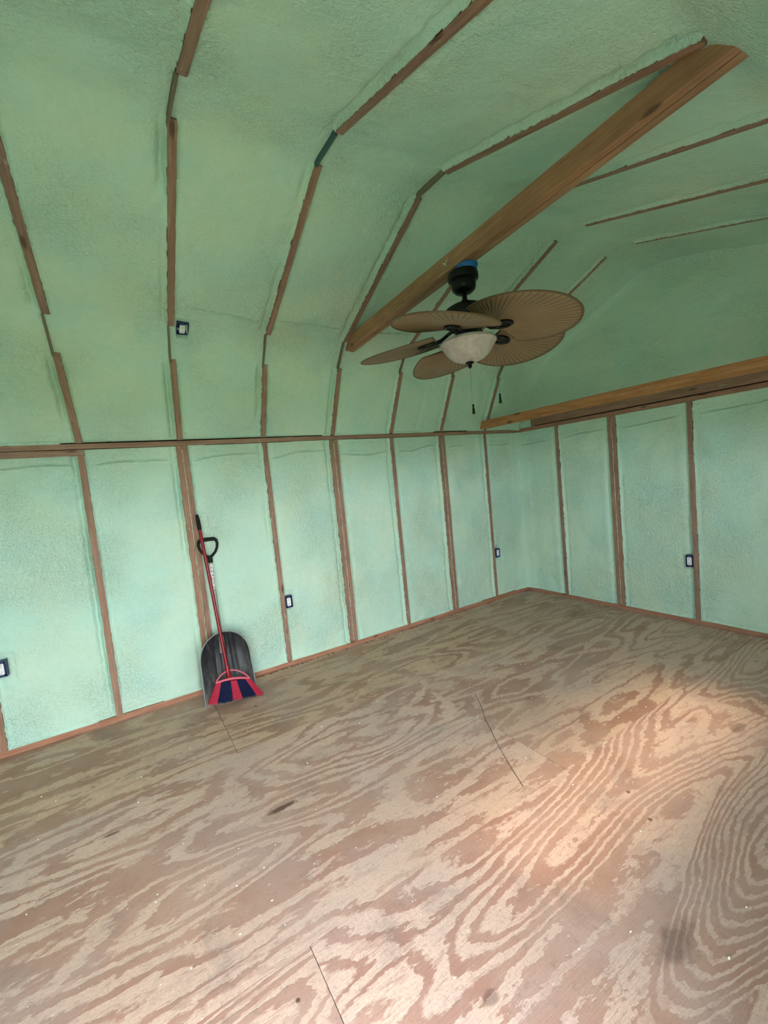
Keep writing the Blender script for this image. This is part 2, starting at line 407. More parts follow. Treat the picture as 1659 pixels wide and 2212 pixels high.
def foam_sheet(name, u, v, P0, NRM, boards_v, boards_u, creases, seed, back=.10, extra=None, warp=None):
    """u: coordinate along board direction, v: across.  P0(u,v)->xyz arrays, NRM(u,v)->normal arrays.
    boards_v: list of (centre_fn(u), half_width, u0, u1) boards running along u; boards_u: edge distance list [(u_edge)]"""
    U, V = np.meshgrid(u, v, indexing='ij')
    if warp is not None: V = warp(U, V)
    h = -.0125 + .0045 * noise_grid(0, 0, U / .34, V / .26, seed) + .0026 * noise_grid(0, 0, U / .11, V / .10, seed + 1) + .0011 * noise_grid(0, 0, U / .04, V / .045, seed + 2) + .0006 * noise_grid(0, 0, U / .018, V / .02, seed + 3)
    edge = .0022 * noise_grid(0, 0, U / .03, V / .5, seed + 4) + .0012 * noise_grid(0, 0, U / .012, V / .5, seed + 5)
    ampL = np.clip(.7 + .6 * noise_grid(0, 0, U / .30, V / .60, seed + 6), .1, 1.6)
    lump = noise_grid(0, 0, U / .035, V / .05, seed + 7)
    inside = np.zeros_like(h, bool)
    tmin = np.full_like(h, 9.0)
    for fn, hw, a, b in boards_v:
        c = fn(U); t = np.abs(V - c) - hw + edge; on = (U > a) & (U < b)
        t = np.where(on, t, 9.0)
        left = (V < c)
        lo = np.where(left, 1.0, .22) * np.clip((np.minimum(U - a, b - U) + .0) / .07, 0, 1)
        g = -.020 * ampL * lo * np.exp(-((t - .026) / .015) ** 2) + .0035 * np.exp(-((t - .075) / .03) ** 2) * ampL * lo + .0022 * lump * np.exp(-((t - .05) / .03) ** 2)
        h = h + g
        tmin = np.minimum(tmin, t)
    for ue, sgn in boards_u:
        t = (U - ue) * sgn + edge * .8
        h = h + .004 * np.exp(-((t - .04) / .03) ** 2) * ampL
        tmin = np.minimum(tmin, t + .0)
    lip = np.exp(-(np.clip(tmin, 0, 9) / .0075) ** 2)
    h = h * (1 - lip) + .0012 * lip
    h = np.where(tmin < 0, -.016, h)
    for cr in creases:
        for (v0, u0), (v1, u1) in zip(cr[:-1], cr[1:]):
            tt = np.clip((V - v0) / (v1 - v0), 0, 1) if abs(v1 - v0) > 1e-6 else 0
            uc = u0 + (u1 - u0) * tt + .002 * noise_grid(0, 0, V / .05, U * 0 + .5, seed + 9)
            on = (V >= min(v0, v1)) & (V <= max(v0, v1))
            fade = np.clip(np.minimum(V - cr[0][0], cr[-1][0] - V) / .06, 0, 1)
            dd = U - uc
            h = h + on * fade * (-.016 * np.exp(-(dd / .0042) ** 2) + .006 * np.exp(-((dd + .014) / .010) ** 2) + .003 * np.exp(-((dd - .02) / .014) ** 2))
    if extra is not None: h = extra(U, V, h)
    X, Y, Z = P0(U, V); nx, ny, nz = NRM(U, V)
    A = np.stack([X + nx * h, Y + ny * h, Z + nz * h], -1).reshape(-1, 3)
    nu, nv = U.shape
    idx = np.arange(nu * nv).reshape(nu, nv)
    q = np.stack([idx[:-1, :-1], idx[1:, :-1], idx[1:, 1:], idx[:-1, 1:]], -1).reshape(-1, 4)
    # coarse back sheet
    us = np.unique(np.r_[np.arange(nu // 30 if name == 'ceiling' else 0, nu, max(1, nu // 40)), nu - 1]); vs = np.array([0, nv - 1])
    Bk = np.stack([X - nx * back, Y - ny * back, Z - nz * back], -1)[np.ix_(us, vs)].reshape(-1, 3)
    bi = np.arange(len(us) * 2).reshape(len(us), 2) + len(A)
    q2 = np.stack([bi[:-1, :-1], bi[:-1, 1:], bi[1:, 1:], bi[1:, :-1]], -1).reshape(-1, 4)
    me = bpy.data.meshes.new(name)
    VV = np.concatenate([A, Bk]); Q = np.concatenate([q, q2])
    me.vertices.add(len(VV)); me.vertices.foreach_set('co', VV.astype(np.float32).ravel())
    me.loops.add(Q.size); me.loops.foreach_set('vertex_index', Q.astype(np.int32).ravel())
    me.polygons.add(len(Q)); me.polygons.foreach_set('loop_start', np.arange(0, Q.size, 4, dtype=np.int32))
    me.update(calc_edges=True); me.validate()
    me.polygons.foreach_set('use_smooth', np.ones(len(me.polygons), bool)); me.materials.append(M_FOAM)
    o = bpy.data.objects.new(name, me); C.objects.link(o)
    return struct(o)

# ------------------------------------------------------------------ foam shell
hT = T / 2; PAIR = .0405; 
leftb = [(YZ, hT), (YK[0], hT), (YK[1], PAIR), (YK[2], hT), (YK[3], PAIR), (YK[4], hT), (YK[5], PAIR), (YK[6], hT)]
densev = [(c - hw - .055, c + hw + .055) for c, hw in leftb]
ys = samples(YFRONT, 0.0, densev)
zs = samples(.038, ZP0, [(.02, .075), (1.69, ZP0)], .014, .0045)
cre = [[(-4.75, 1.755), (-4.59, 1.76), (-4.42, 1.772), (-4.21, 1.762)], [(-4.14, 1.752), (-3.99, 1.772), (-3.64, 1.765)], [(-3.52, 1.745), (-3.36, 1.775), (-3.01, 1.785)], [(-2.93, 1.722), (-2.7, 1.775), (-2.42, 1.775)],
       [(-2.29, 1.735), (-1.99, 1.712), (-1.78, 1.745)], [(-1.68, 1.73), (-1.52, 1.727), (-1.25, 1.775), (-1.19, 1.77)], [(-1.05, 1.75), (-.78, 1.755)], [(-.46, 1.74), (-.25, 1.735), (-.12, 1.75)]]
def left_extra(U, V, h):
    # foam swells into the room corner and puddles round the outlets
    t = np.clip((V + .16) / .16, 0, 1); h = h + .030 * t ** 2 + .004 * np.exp(-((V + .10) / .03) ** 2)
    for (yc, zc) in [(-2.908, .537), (-.452, .525), (-4.74, .545)]:
        e = np.maximum(np.abs(V - yc) - .034, np.abs(U - zc) - .058)
        h = np.where(e < 0, -.05, h - .010 * np.exp(-((e - .02) / .012) ** 2) + .004 * np.exp(-((e - .045) / .02) ** 2))
    h = h - .006 * np.exp(-((U - 1.16 - .03 * np.sin(V * 3)) / .03) ** 2) * .35
    return h
foam_sheet('wall_left', zs, ys, lambda U, V: (U * 0, V, U), lambda U, V: (U * 0 + 1, U * 0, U * 0),
           [(lambda U, c=c: U * 0 + c, hw, -1, 9) for c, hw in leftb], [(.038, 1), (ZP0, -1)], cre, 100, extra=left_extra)
# lower header doubles the plate left of stud A: foam is simply hidden behind it

xb = [(.522, hT), (1.118, PAIR), (1.768, hT), (2.40, PAIR), (3.02, hT)]
densex = [(c - hw - .055, c + hw + .055) for c, hw in xb]
xs_ = samples(0.0, XR, densex)
creb = [[(.05, 1.72), (.2, 1.715), (.40, 1.73)], [(.60, 1.725), (.75, 1.742), (1.04, 1.75)], [(1.22, 1.735), (1.40, 1.745), (1.70, 1.765)], [(1.83, 1.755), (2.05, 1.76), (2.30, 1.775)]]
def back_extra(U, V, h):
    t = np.clip((.16 - V) / .16, 0, 1); h = h + .030 * t ** 2 + .004 * np.exp(-((V - .10) / .03) ** 2)
    e = np.maximum(np.abs(V - 1.718) - .036, np.abs(U - .537) - .058)
    h = np.where(e < 0, -.05, h - .014 * np.exp(-((e - .022) / .012) ** 2) + .009 * np.exp(-((e - .012) / .008) ** 2))
    for c, hw in [(1.768, hT)]:       # cable channel beside the stud
        h = h - .014 * np.exp(-((V - (c - hw - .022)) / .007) ** 2) * (np.abs(U - .48) < .45)
    return h
foam_sheet('wall_back', zs, xs_, lambda U, V: (V, U * 0, U), lambda U, V: (U * 0, U * 0 - 1, U * 0),
           [(lambda U, c=c: U * 0 + c, hw, -1, 9) for c, hw in xb], [(.038, 1), (ZP0, -1)], creb, 200, extra=back_extra)

# ceiling: swept profile
pr = np.array(PR); seg = np.r_[0, np.cumsum(np.hypot(*np.diff(pr, axis=0).T))]
PS = seg.copy()
def prof_at(s):
    return np.interp(s, seg, pr[:, 0]), np.interp(s, seg, pr[:, 1])
sdense = [(0, .03), (seg[1] - .03, seg[1] + .02), (seg[2] - .02, seg[2] + .03), (seg[2] + .09, seg[2] + .17), (seg[3] - .03, seg[3] + .03), (seg[4] - .03, seg[4] + .03), (seg[5] - .02, seg[5] + .02)]
ss = samples(0.0, seg[-1], sdense, .011, .004)
sm = np.linspace(-.035, .035, 9)
fx = np.mean([prof_at(np.clip(ss + d, 0, seg[-1]))[0] for d in sm], 0); fz = np.mean([prof_at(np.clip(ss + d, 0, seg[-1]))[1] for d in sm], 0)
fx[0], fz[0] = PR[0]; fx[-1], fz[-1] = PR[-1]
# keep exact plane where boards run, smoothed only near the bends
ex, ez = prof_at(ss)
sl_ = 1e-3; dx = np.gradient(fx, ss); dz = np.gradient(fz, ss); ln = np.hypot(dx, dz); tnx, tnz = dz / ln, -dx / ln
def ceilP(U, V): i = np.searchsorted(ss, U); i = np.clip(i, 0, len(ss) - 1); return fx[i], V, fz[i]
def ceilN(U, V): i = np.clip(np.searchsorted(ss, U), 0, len(ss) - 1); return tnx[i], V * 0, tnz[i]
def drift(k):
    return lambda U, k=k: YK[k] + np.interp(U, seg, DR[k])
def warp_drift(U, V):
    ctr = [YFRONT] + YK + [0.0]; out = np.zeros_like(V)
    for k in range(7):
        wgt = np.interp(V, [ctr[k], ctr[k + 1] - .09, ctr[k + 1] + .075, ctr[k + 2]], [0, 1, 1, 0]) if k < 6 else np.interp(V, [ctr[k], ctr[k + 1] - .09, ctr[k + 1] + .075, 0.0], [0, 1, 1, 0])
        out += wgt * np.interp(U, seg, DR[k])
    return V + out
rb = []
yall = samples(YFRONT, 0.0, [(y - .08, y + .075) for k, y in enumerate(YK)])
for k in range(7):
    for a, b in [(0, seg[1]), (seg[2], seg[3]), (seg[4], seg[5] if k != 3 else seg[5])]:
        rb.append((drift(k), hT, a - (1 if a == 0 else 0), b))
RC = seg[2] + .128
crc = [[(-3.52, RC + .03), (-3.40, RC + .012), (-3.242, RC), (-3.10, RC - .012), (-3.0, RC - .015)], [(-2.93, RC), (-2.76, RC - .01), (-2.45, RC - .01), (-2.40, RC - .01)], [(-2.28, RC - .005), (-2.1, RC), (-1.79, RC + .01)]]
def ceil_extra(U, V, h):
    t = np.clip((V + .22) / .22, 0, 1); h = h + .045 * t ** 2
    e = np.maximum(np.abs(V + 3.525) - .036, np.abs(U - (seg[1] + .19)) - .045)
    h = np.where(e < 0, -.05, h - .008 * np.exp(-((e - .02) / .012) ** 2) + .004 * np.exp(-((e - .05) / .02) ** 2))
    # vertical sag lines in the bays
    for yc in (-4.02, -4.55, -1.46):
        h = h - .006 * np.exp(-((V - yc - .03 * np.sin(U * 5)) / .014) ** 2) * ((U < .45)) 
    # knee pockets: foam dips beside each gusset
    return h
ceil = foam_sheet('ceiling', ss, yall, ceilP, ceilN, rb, [(0, 1)], crc, 300, extra=ceil_extra, warp=warp_drift)

b = MB()  # unseen strips added behind the top plate to stop light leaking in
for (xa_, za_, xb_, zb_) in [(-.10, 1.80, -.10, 2.06), (-.10, 2.06, .05, 2.14)]:
    d_ = Vector((xb_ - xa_, 0, zb_ - za_)); nn_ = Vector((-d_.z, 0, d_.x)).normalized() * .006
    b.box(((xa_ + xb_) / 2, YFRONT / 2, (za_ + zb_) / 2), d_ / 2, (0, -YFRONT / 2 + .05, 0), nn_)
struct(b.build('sheathing_light_seal', M_SUB, smooth=False))
b = MB()  # unseen corner post and outer sheets added to seal out stray light
for (x0_, x1_, y0_, y1_) in [(-.125, -.001, .001, .125), (-.125, -.101, YFRONT, .0), (-.001, XR + .1, .101, .125)]:
    b.box(((x0_ + x1_) / 2, (y0_ + y1_) / 2, .97), ((x1_ - x0_) / 2, 0, 0), (0, (y1_ - y0_) / 2, 0), (0, 0, 1.00))
struct(b.build('sheathing_light_seal', M_SUB, smooth=False))
b = MB(); b.box((XR / 2, .10, 1.97), (XR / 2 + .1, 0, 0), (0, .008, 0), (0, 0, .09)); struct(b.build('sheathing_light_seal', M_SUB, smooth=False))  # unseen strip added behind the gable foot against light leaks
# gable foam above the far wall's upper plate
def gable():
    gx = np.arange(0, XR + .012, .014); gz = np.arange(1.992, 3.12, .014)
    U, V = np.meshgrid(gz, gx, indexing='ij')
    h = .004 + .006 * noise_grid(0, 0, U / .3, V / .35, 400) + .0035 * noise_grid(0, 0, U / .09, V / .22, 401) + .001 * noise_grid(0, 0, U / .03, V / .05, 402)
    top = np.interp(V, pr[:, 0], pr[:, 1]); d = top - U
    h = h + .035 * np.exp(-(np.clip(d, -1, 9) / .05) ** 2)
    
    A = np.stack([V, -h, U], -1).reshape(-1, 3); nu, nv = U.shape; idx = np.arange(nu * nv).reshape(nu, nv)
    q = np.stack([idx[:-1, :-1], idx[:-1, 1:], idx[1:, 1:], idx[1:, :-1]], -1)
    keep = (U[:-1, :-1] < top[:-1, :-1] + .03)
    q = q[keep]
    b = len(A); Bk = np.array([[0, .12, 1.992], [XR, .12, 1.992], [XR, .12, 3.2], [0, .12, 3.2]])
    g0 = np.array([[.0, -.012, 1.8975], [.2, -.010, 1.8975], [.2, -.008, 1.994], [.0, -.010, 1.994], [.0, .08, 1.8975], [.2, .08, 1.8975], [.2, .08, 1.994], [.0, .08, 1.994]])
    VV = np.concatenate([A, Bk, g0]); c_ = b + 4
    me = bpy.data.meshes.new('wall_gable'); me.from_pydata(VV.tolist(), [], q.tolist() + [[b, b + 1, b + 2, b + 3]] + [[c_ + i for i in f] for f in [(0, 1, 2, 3), (1, 5, 6, 2), (4, 0, 3, 7), (3, 2, 6, 7), (4, 5, 1, 0)]]); me.update()
    me.materials.append(M_FOAM); me.polygons.foreach_set('use_smooth', [True] * len(me.polygons))
    o = bpy.data.objects.new('wall_gable', me); C.objects.link(o); struct(o)
gable()

# right wall with doorway and an added unseen window opening, front wall with its gable: solid foam-faced panels
def panel(name, boxes):
    b = MB()
    for (x0, x1, y0, y1, z0, z1) in boxes:
        b.box(((x0 + x1) / 2, (y0 + y1) / 2, (z0 + z1) / 2), ((x1 - x0) / 2, 0, 0), (0, (y1 - y0) / 2, 0), (0, 0, (z1 - z0) / 2))
    return struct(b.build(name, M_FOAM, smooth=False))
xw0, xw1 = XR, XR + .10
panel('wall_right', [(xw0, xw1, YFRONT, DOOR[0], 0, ZP1), (xw0, xw1, DOOR[0], DOOR[1], DOOR[2], ZP1), (xw0, xw1, DOOR[1], ADDED_WIN[0], 0, ZP1),
                     (xw0, xw1, ADDED_WIN[0], ADDED_WIN[1], 0, ADDED_WIN[2]), (xw0, xw1, ADDED_WIN[0], ADDED_WIN[1], ADDED_WIN[3], ZP1), (xw0, xw1, ADDED_WIN[1], .1, 0, ZP1)])
b = MB()
fpts = [(0, 0)] + [(x, z) for x, z in PR] + [(XR, 0)]
V = [(x, YFRONT, z) for x, z in fpts] + [(x, YFRONT - .1, z) for x, z in fpts]; n_ = len(fpts)
b.add(V, [tuple(range(n_))[::-1], tuple(range(n_, 2 * n_))] + [(i, (i + 1) % n_, n_ + (i + 1) % n_, n_ + i) for i in range(n_)])
struct(b.build('wall_front', M_FOAM, smooth=False))
b = MB(); b.box((0, 0, -.30), (30, 0, 0), (0, 30, 0), (0, 0, .05)); struct(b.build('ground', M_GRASS, smooth=False))

# ------------------------------------------------------------------ floor: plywood sheets, joints staggered
def make_floor():
    bm = bmesh.new(); lay = bm.verts.layers.float_vector.new('sheet')
    cols = [(-.09, .940), (.940, 2.160), (2.160, XR + .10)]
    jo = {0: [-6, -3.61, -1.17, .09], 1: [-6, -4.78, -2.345, .09], 2: [-6, -3.665, -1.2, .09]}
    g = .0011
    tones = {(0, 0): .10, (0, 1): .0, (0, 2): .12, (1, 1): .75, (1, 2): .5, (1, 0): .6, (2, 0): .9, (2, 1): 1.0, (2, 2): .55}
    for ci, (x0, x1) in enumerate(cols):
        J = jo[ci]
        for k in range(len(J) - 1):
            y0, y1 = max(J[k], YFRONT - .1), J[k + 1]
            if y1 <= YFRONT: continue
            vs = []
            o = Vector((random.uniform(0, 40), random.uniform(0, 40), tones.get((ci, k), random.random())))
            for z in (-.018, 0):
                for (x, y) in ((x0 + g, y0 + g), (x1 - g, y0 + g), (x1 - g, y1 - g), (x0 + g, y1 - g)):
                    v = bm.verts.new((x, y, z)); v[lay] = o; vs.append(v)
            for f in [(3, 2, 1, 0), (4, 5, 6, 7), (0, 1, 5, 4), (1, 2, 6, 5), (2, 3, 7, 6), (3, 0, 4, 7)]: bm.faces.new([vs[i] for i in f])
    me = bpy.data.meshes.new('floor'); bm.to_mesh(me); bm.free(); me.materials.append(M_FLOOR)
    o = bpy.data.objects.new('floor', me); C.objects.link(o); struct(o)
    b = MB(); b.box((1.7, (YFRONT) / 2, -.0305), (1.85, 0, 0), (0, 2.85, 0), (0, 0, .012)); struct(b.build('subfloor', M_SUB, smooth=False))
make_floor()

# ------------------------------------------------------------------ plates and studs
GP = 'exposed framing lumber'
def add(o, label, cat, group=None): return tag(o, label, cat, group)
add(board('sole_plate', (.0015, YFRONT + .02, .019), (.0015, -.0, .019), (1, 0, 0), T, .089, M_PLATE, tint=.9), 'reddish sole plate along the floor under the long green wall', 'sole plate', 'sole plates')
add(board('sole_plate', (.0, -.0025, .019), (XR, -.0025, .019), (0, -1, 0), T, .089, M_PLATE, tint=.6), 'reddish sole plate along the floor under the far end wall on the right', 'sole plate', 'sole plates')
add(board('top_plate', (.003, YFRONT + .02, 1.8775), (.003, -.0, 1.8775), (1, 0, 0), .034, .089, M_STUD, tint=.55), 'long horizontal top plate crossing the whole long green wall above the studs', 'top plate', 'top plates')
add(board('top_plate', (.0, -.004, 1.8765), (XR, -.004, 1.8765), (0, -1, 0), T, .089, M_PLATE, tint=.5), 'lower top plate of the end wall, resting on its studs under the dark gap', 'top plate', 'top plates')
add(board('top_plate', (.205, -.006, 1.9480), (XR - .02, -.006, 1.9480), (0, -1, 0), .084, .080, M_PLATE, tint=.1), 'upper board of the end wall, above the dark gap and behind the loft beam', 'top plate', 'top plates')
add(board('header_board', (.003, YFRONT + .02, ZP0 - .0205), (.003, YK[0] + hT, ZP0 - .0205), (1, 0, 0), T, .089, M_STUD, tint=.35), 'short doubled board under the top plate at the far left of the long wall', 'header')
z0s, z1s = .038, 1.8583
def stud(x, y, face, label, grp, tint=None, bot=z0s, top=z1s):
    return add(board('wall_stud', (x, y, bot), (x, y, top), face, T, .089, M_STUD, tint=tint), label, 'stud', grp)
GL, GB = 'studs of the long wall', 'studs of the end wall'
stud(.002, YZ, (1, 0, 0), 'wall stud at the very left edge of the photo, left of the cut-off outlet', GL, .8, top=1.818)
stud(.002, YK[0], (1, 0, 0), 'single wall stud at the right end of the doubled header board, left of the shovel', GL, .7, top=1.858)
for dy, side in ((-.0203, 'left'), (.0203, 'right')):
    stud(.002, YK[1] + dy, (1, 0, 0), f'{side} board of the doubled stud just left of the shovel', GL, .95 if side == 'left' else .6)
stud(.002, YK[2], (1, 0, 0), 'single wall stud right of the broom with an outlet on its right side', GL, .45)
for dy, side in ((-.0203, 'left'), (.0203, 'right')):
    stud(.002, YK[3] + dy, (1, 0, 0), f'{side} board of the doubled stud below the left end of the tie beam', GL, .4 if side == 'left' else .7, bot=.045 if side == 'left' else z0s)
stud(.002, YK[4], (1, 0, 0), 'single wall stud between the two doubled studs right of the shovel bay', GL, .35)
for dy, side in ((-.0203, 'left'), (.0203, 'right')):
    stud(.002, YK[5] + dy, (1, 0, 0), f'{side} board of the long wall doubled stud nearest the room corner', GL, .3 if side == 'left' else .6)
stud(.002, YK[6], (1, 0, 0), 'thin single stud next to the room corner on the long wall', GL, .4)
stud(.522, -.002, (0, -1, 0), 'first single stud right of the room corner on the end wall', GB, .2)
for dx_, side in ((-.0203, 'left'), (.0203, 'right')):
    stud(1.118 + dx_, -.002, (0, -1, 0), f'{side} board of the doubled stud in the middle of the end wall', GB, .3 if side == 'left' else .45)
stud(1.768, -.002, (0, -1, 0), 'rightmost visible stud of the end wall, touching the blue outlet box', GB, .25)
# lines of foam squeezed out between doubled studs
def squeeze(c, axis, label):
    b = MB(); pts = []
    for i in range(90):
        z = .05 + i * .02
        a = c + random.uniform(-.0015, .0015)
        pts.append((.0015, a, z) if axis == 'y' else (a, -.0015, z))
    b.tube(pts, [random.choice((.0008, .0016, .0024, .003)) for _ in pts], 6)
    return b
M_SQ = plain('pale_foam_bead', (0.50, 0.56, 0.42), .7)
for c, lab in ((YK[1], 'pale foam bead squeezed between the doubled stud boards beside the shovel'), (YK[3], 'pale foam bead in the doubled stud under the tie beam end'), (YK[5], 'pale foam bead in the long wall doubled stud nearest the corner')):
    tag(squeeze(c, 'y', lab).build('foam_bead', M_SQ), lab, 'foam bead', 'foam beads between doubled studs')
tag(squeeze(1.118, 'x', '').build('foam_bead', M_SQ), 'pale foam bead in the doubled stud of the end wall', 'foam bead', 'foam beads between doubled studs')

# ------------------------------------------------------------------ roof trusses
TL = ['leftmost roof truss, leaning out of the frame above the end of the doubled header',
      'roof truss with an outlet beside its knee, above the doubled stud by the shovel',
      'roof truss with the dark blue-green gusset strip, left of the big tie beam',
      'roof truss that the big tie beam is fixed to, its foot above a doubled stud',
      'first roof truss beyond the big tie beam, running behind the fan canopy',
      'second roof truss beyond the big tie beam, passing behind the fan blades',
      'last roof truss, in front of the shaded green gable']
def pt(i, k, off=0.0):
    x, z = PR[i]; return Vector((x, YK[k] + DR[k][i], z))
for k in range(7):
    e = empty('roof_truss', (0, YK[k], ZP1), TL[k], 'roof truss', 'roof trusses')
    for (i, j, th) in ((0, 1, .089), (2, 3, .089), (4, 5, .089)):
        a, b_ = pt(i, k), pt(j, k); d = (b_ - a).normalized(); n = Vector((d.z, 0, -d.x))
        if i == 0: a = a + d * .004
        # recess the boards slightly on the last trusses where foam nearly buries them
        rec = .0 if k < 6 or i == 0 else -.004
        board('rafter_board', a + n * (.002 + rec), b_ + n * (.002 + rec), n, T if not (k == 6 and i > 0) else .026, th, M_STUD if k < 5 or i < 2 else M_STUD, e, tint=.15 + .5 * random.random() if i else .5)
    for (i, j, w_) in ((1, 2, .013), (3, 4, .013)):
        if i == 3 and k in (2, 4, 5, 6): continue
        a, b_ = pt(i, k), pt(j, k); d = (b_ - a).normalized(); n = Vector((d.z, 0, -d.x))
        side = Vector((0, -(hT + .004) + .006, 0))
        a2, b2 = a - d * .02 + side, b_ + d * .005 + side
        board('gusset_plate', a2 + n * .010, b2 + n * .010, n, w_, .05, M_GUSSET, e, tint=.3)
# truss C: the upper-left gusset strip is dark blue-green
a, b_ = pt(3, 2), pt(4, 2); d = (b_ - a).normalized(); n = Vector((d.z, 0, -d.x)); par = [o for o in C.objects if o.name.startswith('roof_truss') and o['label'] == TL[2]][0]
g = board('gusset_plate', a + n * .012 + Vector((0, -.014, 0)), b_ + n * .012 + Vector((0, -.014, 0)), n, .014, .05, M_GUSSET_BLUE, par, tint=.5); g['label'] = 'dark blue-green gusset plate at the ridge'

# ------------------------------------------------------------------ tie beam
e = empty('tie_beam', (.36, -2.33, 2.52), 'large doubled wooden tie beam crossing the room above the ceiling fan', 'beam')
B0, B1 = Vector((.350, -2.329 + .019, 2.518)), Vector((3.050, -2.335 + .019, 2.627)); dd_ = (B1 - B0).normalized()
board('beam_board', B0, B1, (0, 0, -1), T, .090, M_BEAM, e, tint=.25, wob=.0006)
board('beam_board', B0 + Vector((-.012, .0428, -.001)), B1 + Vector((.0, .0428, -.001)), (0, 0, -1), T, .090, M_BEAM, e, tint=.05, wob=.0006)
b = MB()
for (dx_, dz_, r_) in ((0, 0, .013), (.014, .010, .008), (-.014, .006, .007), (.006, -.014, .007), (.022, .018, .005), (-.020, -.008, .004)):
    n_ = 9; ring = [(1.592 + dx_ + r_ * math.cos(6.283 * i / n_) * random.uniform(.6, 1.1), -2.3295, 2.618 + dz_ + r_ * math.sin(6.283 * i / n_) * random.uniform(.6, 1.1)) for i in range(n_)]
    top_ = [((q[0] + 1.592 + dx_) / 2, -2.3335, (q[2] + 2.618 + dz_) / 2) for q in ring]
    b.add(ring + top_, [(i, (i + 1) % n_, n_ + (i + 1) % n_, n_ + i) for i in range(n_)] + [tuple(range(n_, 2 * n_))])
b.build('foam_smear', M_SQ, e)
# loft beam in front of the gable
e = empty('loft_beam', (.005, -.59, 1.905), 'long wooden loft beam across the gable just in front of the end wall', 'beam')
board('beam_board', (.012, -.592, 1.9505), (XR - .01, -.578, 1.9505), (0, -1, 0), .086, .038, M_BEAM, e, tint=.75, wob=.0008)

# ------------------------------------------------------------------ outlets
def outlet(c, ax, ay, label, w_=.055, h_=.098, tilt=0.0, blue_bar=.0):
    """c centre on the surface, ax = across (unit), ay = up (unit); faces ax x ay"""
    c = Vector(c); ax = Vector(ax).normalized(); ay = Vector(ay).normalized(); n = ax.cross(ay).normalized()
    e = empty('electrical_outlet', c, label, 'outlet', 'electrical outlets')
    b = MB(); t_ = .003; dpt = .045
    for s_ in (-1, 1):
        b.box(c + ax * s_ * (w_ / 2 - t_ / 2) - n * (dpt / 2 - .003), ax * t_ / 2, ay * h_ / 2, n * dpt / 2)
        b.box(c + ay * s_ * (h_ / 2 - t_ / 2) - n * (dpt / 2 - .003), ax * (w_ / 2 - t_), ay * t_ / 2, n * dpt / 2)
    b.box(c - n * (dpt - .006), ax * (w_ / 2 - t_), ay * (h_ / 2 - t_), n * .002)
    for s_ in (-1, 1): b.box(c + ay * s_ * (h_ / 2 - .010) - n * .004, ax * .012, ay * .007, n * .004, bev=.001)
    b.build('outlet_box', M_BLUEBOX, e, smooth=False)
    r = MB(); off = ax * (-.002)
    r.box(c + off - n * .002, ax * .0165, ay * .0335, n * .006, bev=.0025)
    for s_ in (-1, 1):
        cc = c + off + ay * s_ * .0185
        r.box(cc + n * .004, ax * .0155, ay * .013, n * .0022, bev=.0018)
        for sx in (-1, 1): r.box(cc + n * .0062 + ax * sx * .0058 + ay * .003, ax * .0011, ay * .0042, n * .0006, mi=1)
        r.lathe([(.0023, 0), (.0023, .0008)], (0, 0, 0), 10, mi=1)
        # rotate that little disc into place
        m_ = Matrix((ax, ay, n)).transposed()
        for q in range(len(r.v) - 20, len(r.v)): r.v[q] = tuple(cc - ay * .0065 + n * .0062 + m_ @ Vector(r.v[q]))
    r.build('receptacle', [M_WHITE, M_DARK], e, smooth=False)
    for s_ in (-1, 1):
        m2 = MB(); m2.box(c + off + ay * s_ * .040 - n * .003, ax * .010, ay * .007, n * .0012, bev=.0006); m2.build('mounting_ear', M_CHAIN, e, smooth=False)
outlet((-.001, -2.910, .537), (0, 1, 0), (0, 0, 1), 'white outlet in a blue box on the long wall, first right of the shovel')
outlet((-.001, -.457, .525), (0, 1, 0), (0, 0, 1), 'white outlet in a blue box on the long wall nearest the room corner')
outlet((-.001, -4.742, .545), (0, 1, 0), (0, 0, 1), 'white outlet cut off by the left edge of the photo, smeared with foam')
outlet((1.721, .001, .537), (1, 0, 0), (0, 0, 1), 'white outlet in a blue box on the end wall, left of its rightmost stud', w_=.056)
xa, za = .392, 2.5665; dR = Vector((1.05, 0, .47)).normalized()
outlet(Vector((.385, -3.525, 2.5635)) + Vector((dR.z, 0, -dR.x)) * .004, (0, 1, 0), dR, 'white outlet high on the sloped ceiling beside the second truss from the left', w_=.072, h_=.092)

# ------------------------------------------------------------------ ceiling fan
FX, FY = 1.679, -2.290
fan = empty('ceiling_fan', (FX, FY, 2.54), 'black ceiling fan with five tan palm-leaf blades and a frosted bowl light', 'ceiling fan')
c0 = (FX, FY, 0)
b = MB(); b.lathe([(.02, 2.542), (.072, 2.540), (.080, 2.532), (.083, 2.510), (.080, 2.496), (.066, 2.486), (.066, 2.466), (.062, 2.448), (.046, 2.432), (.018, 2.424)], c0, 44); b.build('canopy', M_BLACK, fan)
b = MB(); b.lathe([(.0135, 2.44), (.0135, 2.392), (.024, 2.388), (.032, 2.376), (.036, 2.365), (.032, 2.355)], c0, 24); b.build('downrod', M_BLACK, fan)
b = MB(); b.lathe([(.028, 2.372), (.052, 2.370), (.085, 2.360), (.108, 2.346), (.118, 2.328), (.118, 2.300), (.108, 2.284), (.090, 2.272), (.062, 2.268)], c0, 48); b.build('motor_housing', M_BLACK, fan)
b = MB(); b.lathe([(.062, 2.272), (.080, 2.262), (.083, 2.236), (.066, 2.228), (.063, 2.205), (.066, 2.190), (.072, 2.180), (.080, 2.170), (.02, 2.166)], c0, 40)
for j in range(10):
    a = 2 * math.pi * j / 10; b.box((FX + .082 * math.cos(a), FY + .082 * math.sin(a), 2.249), (.004 * math.cos(a), .004 * math.sin(a), 0), (-.010 * math.sin(a), .010 * math.cos(a), 0), (0, 0, .010), bev=.001)
b.build('switch_housing', M_BLACK, fan)
b = MB()
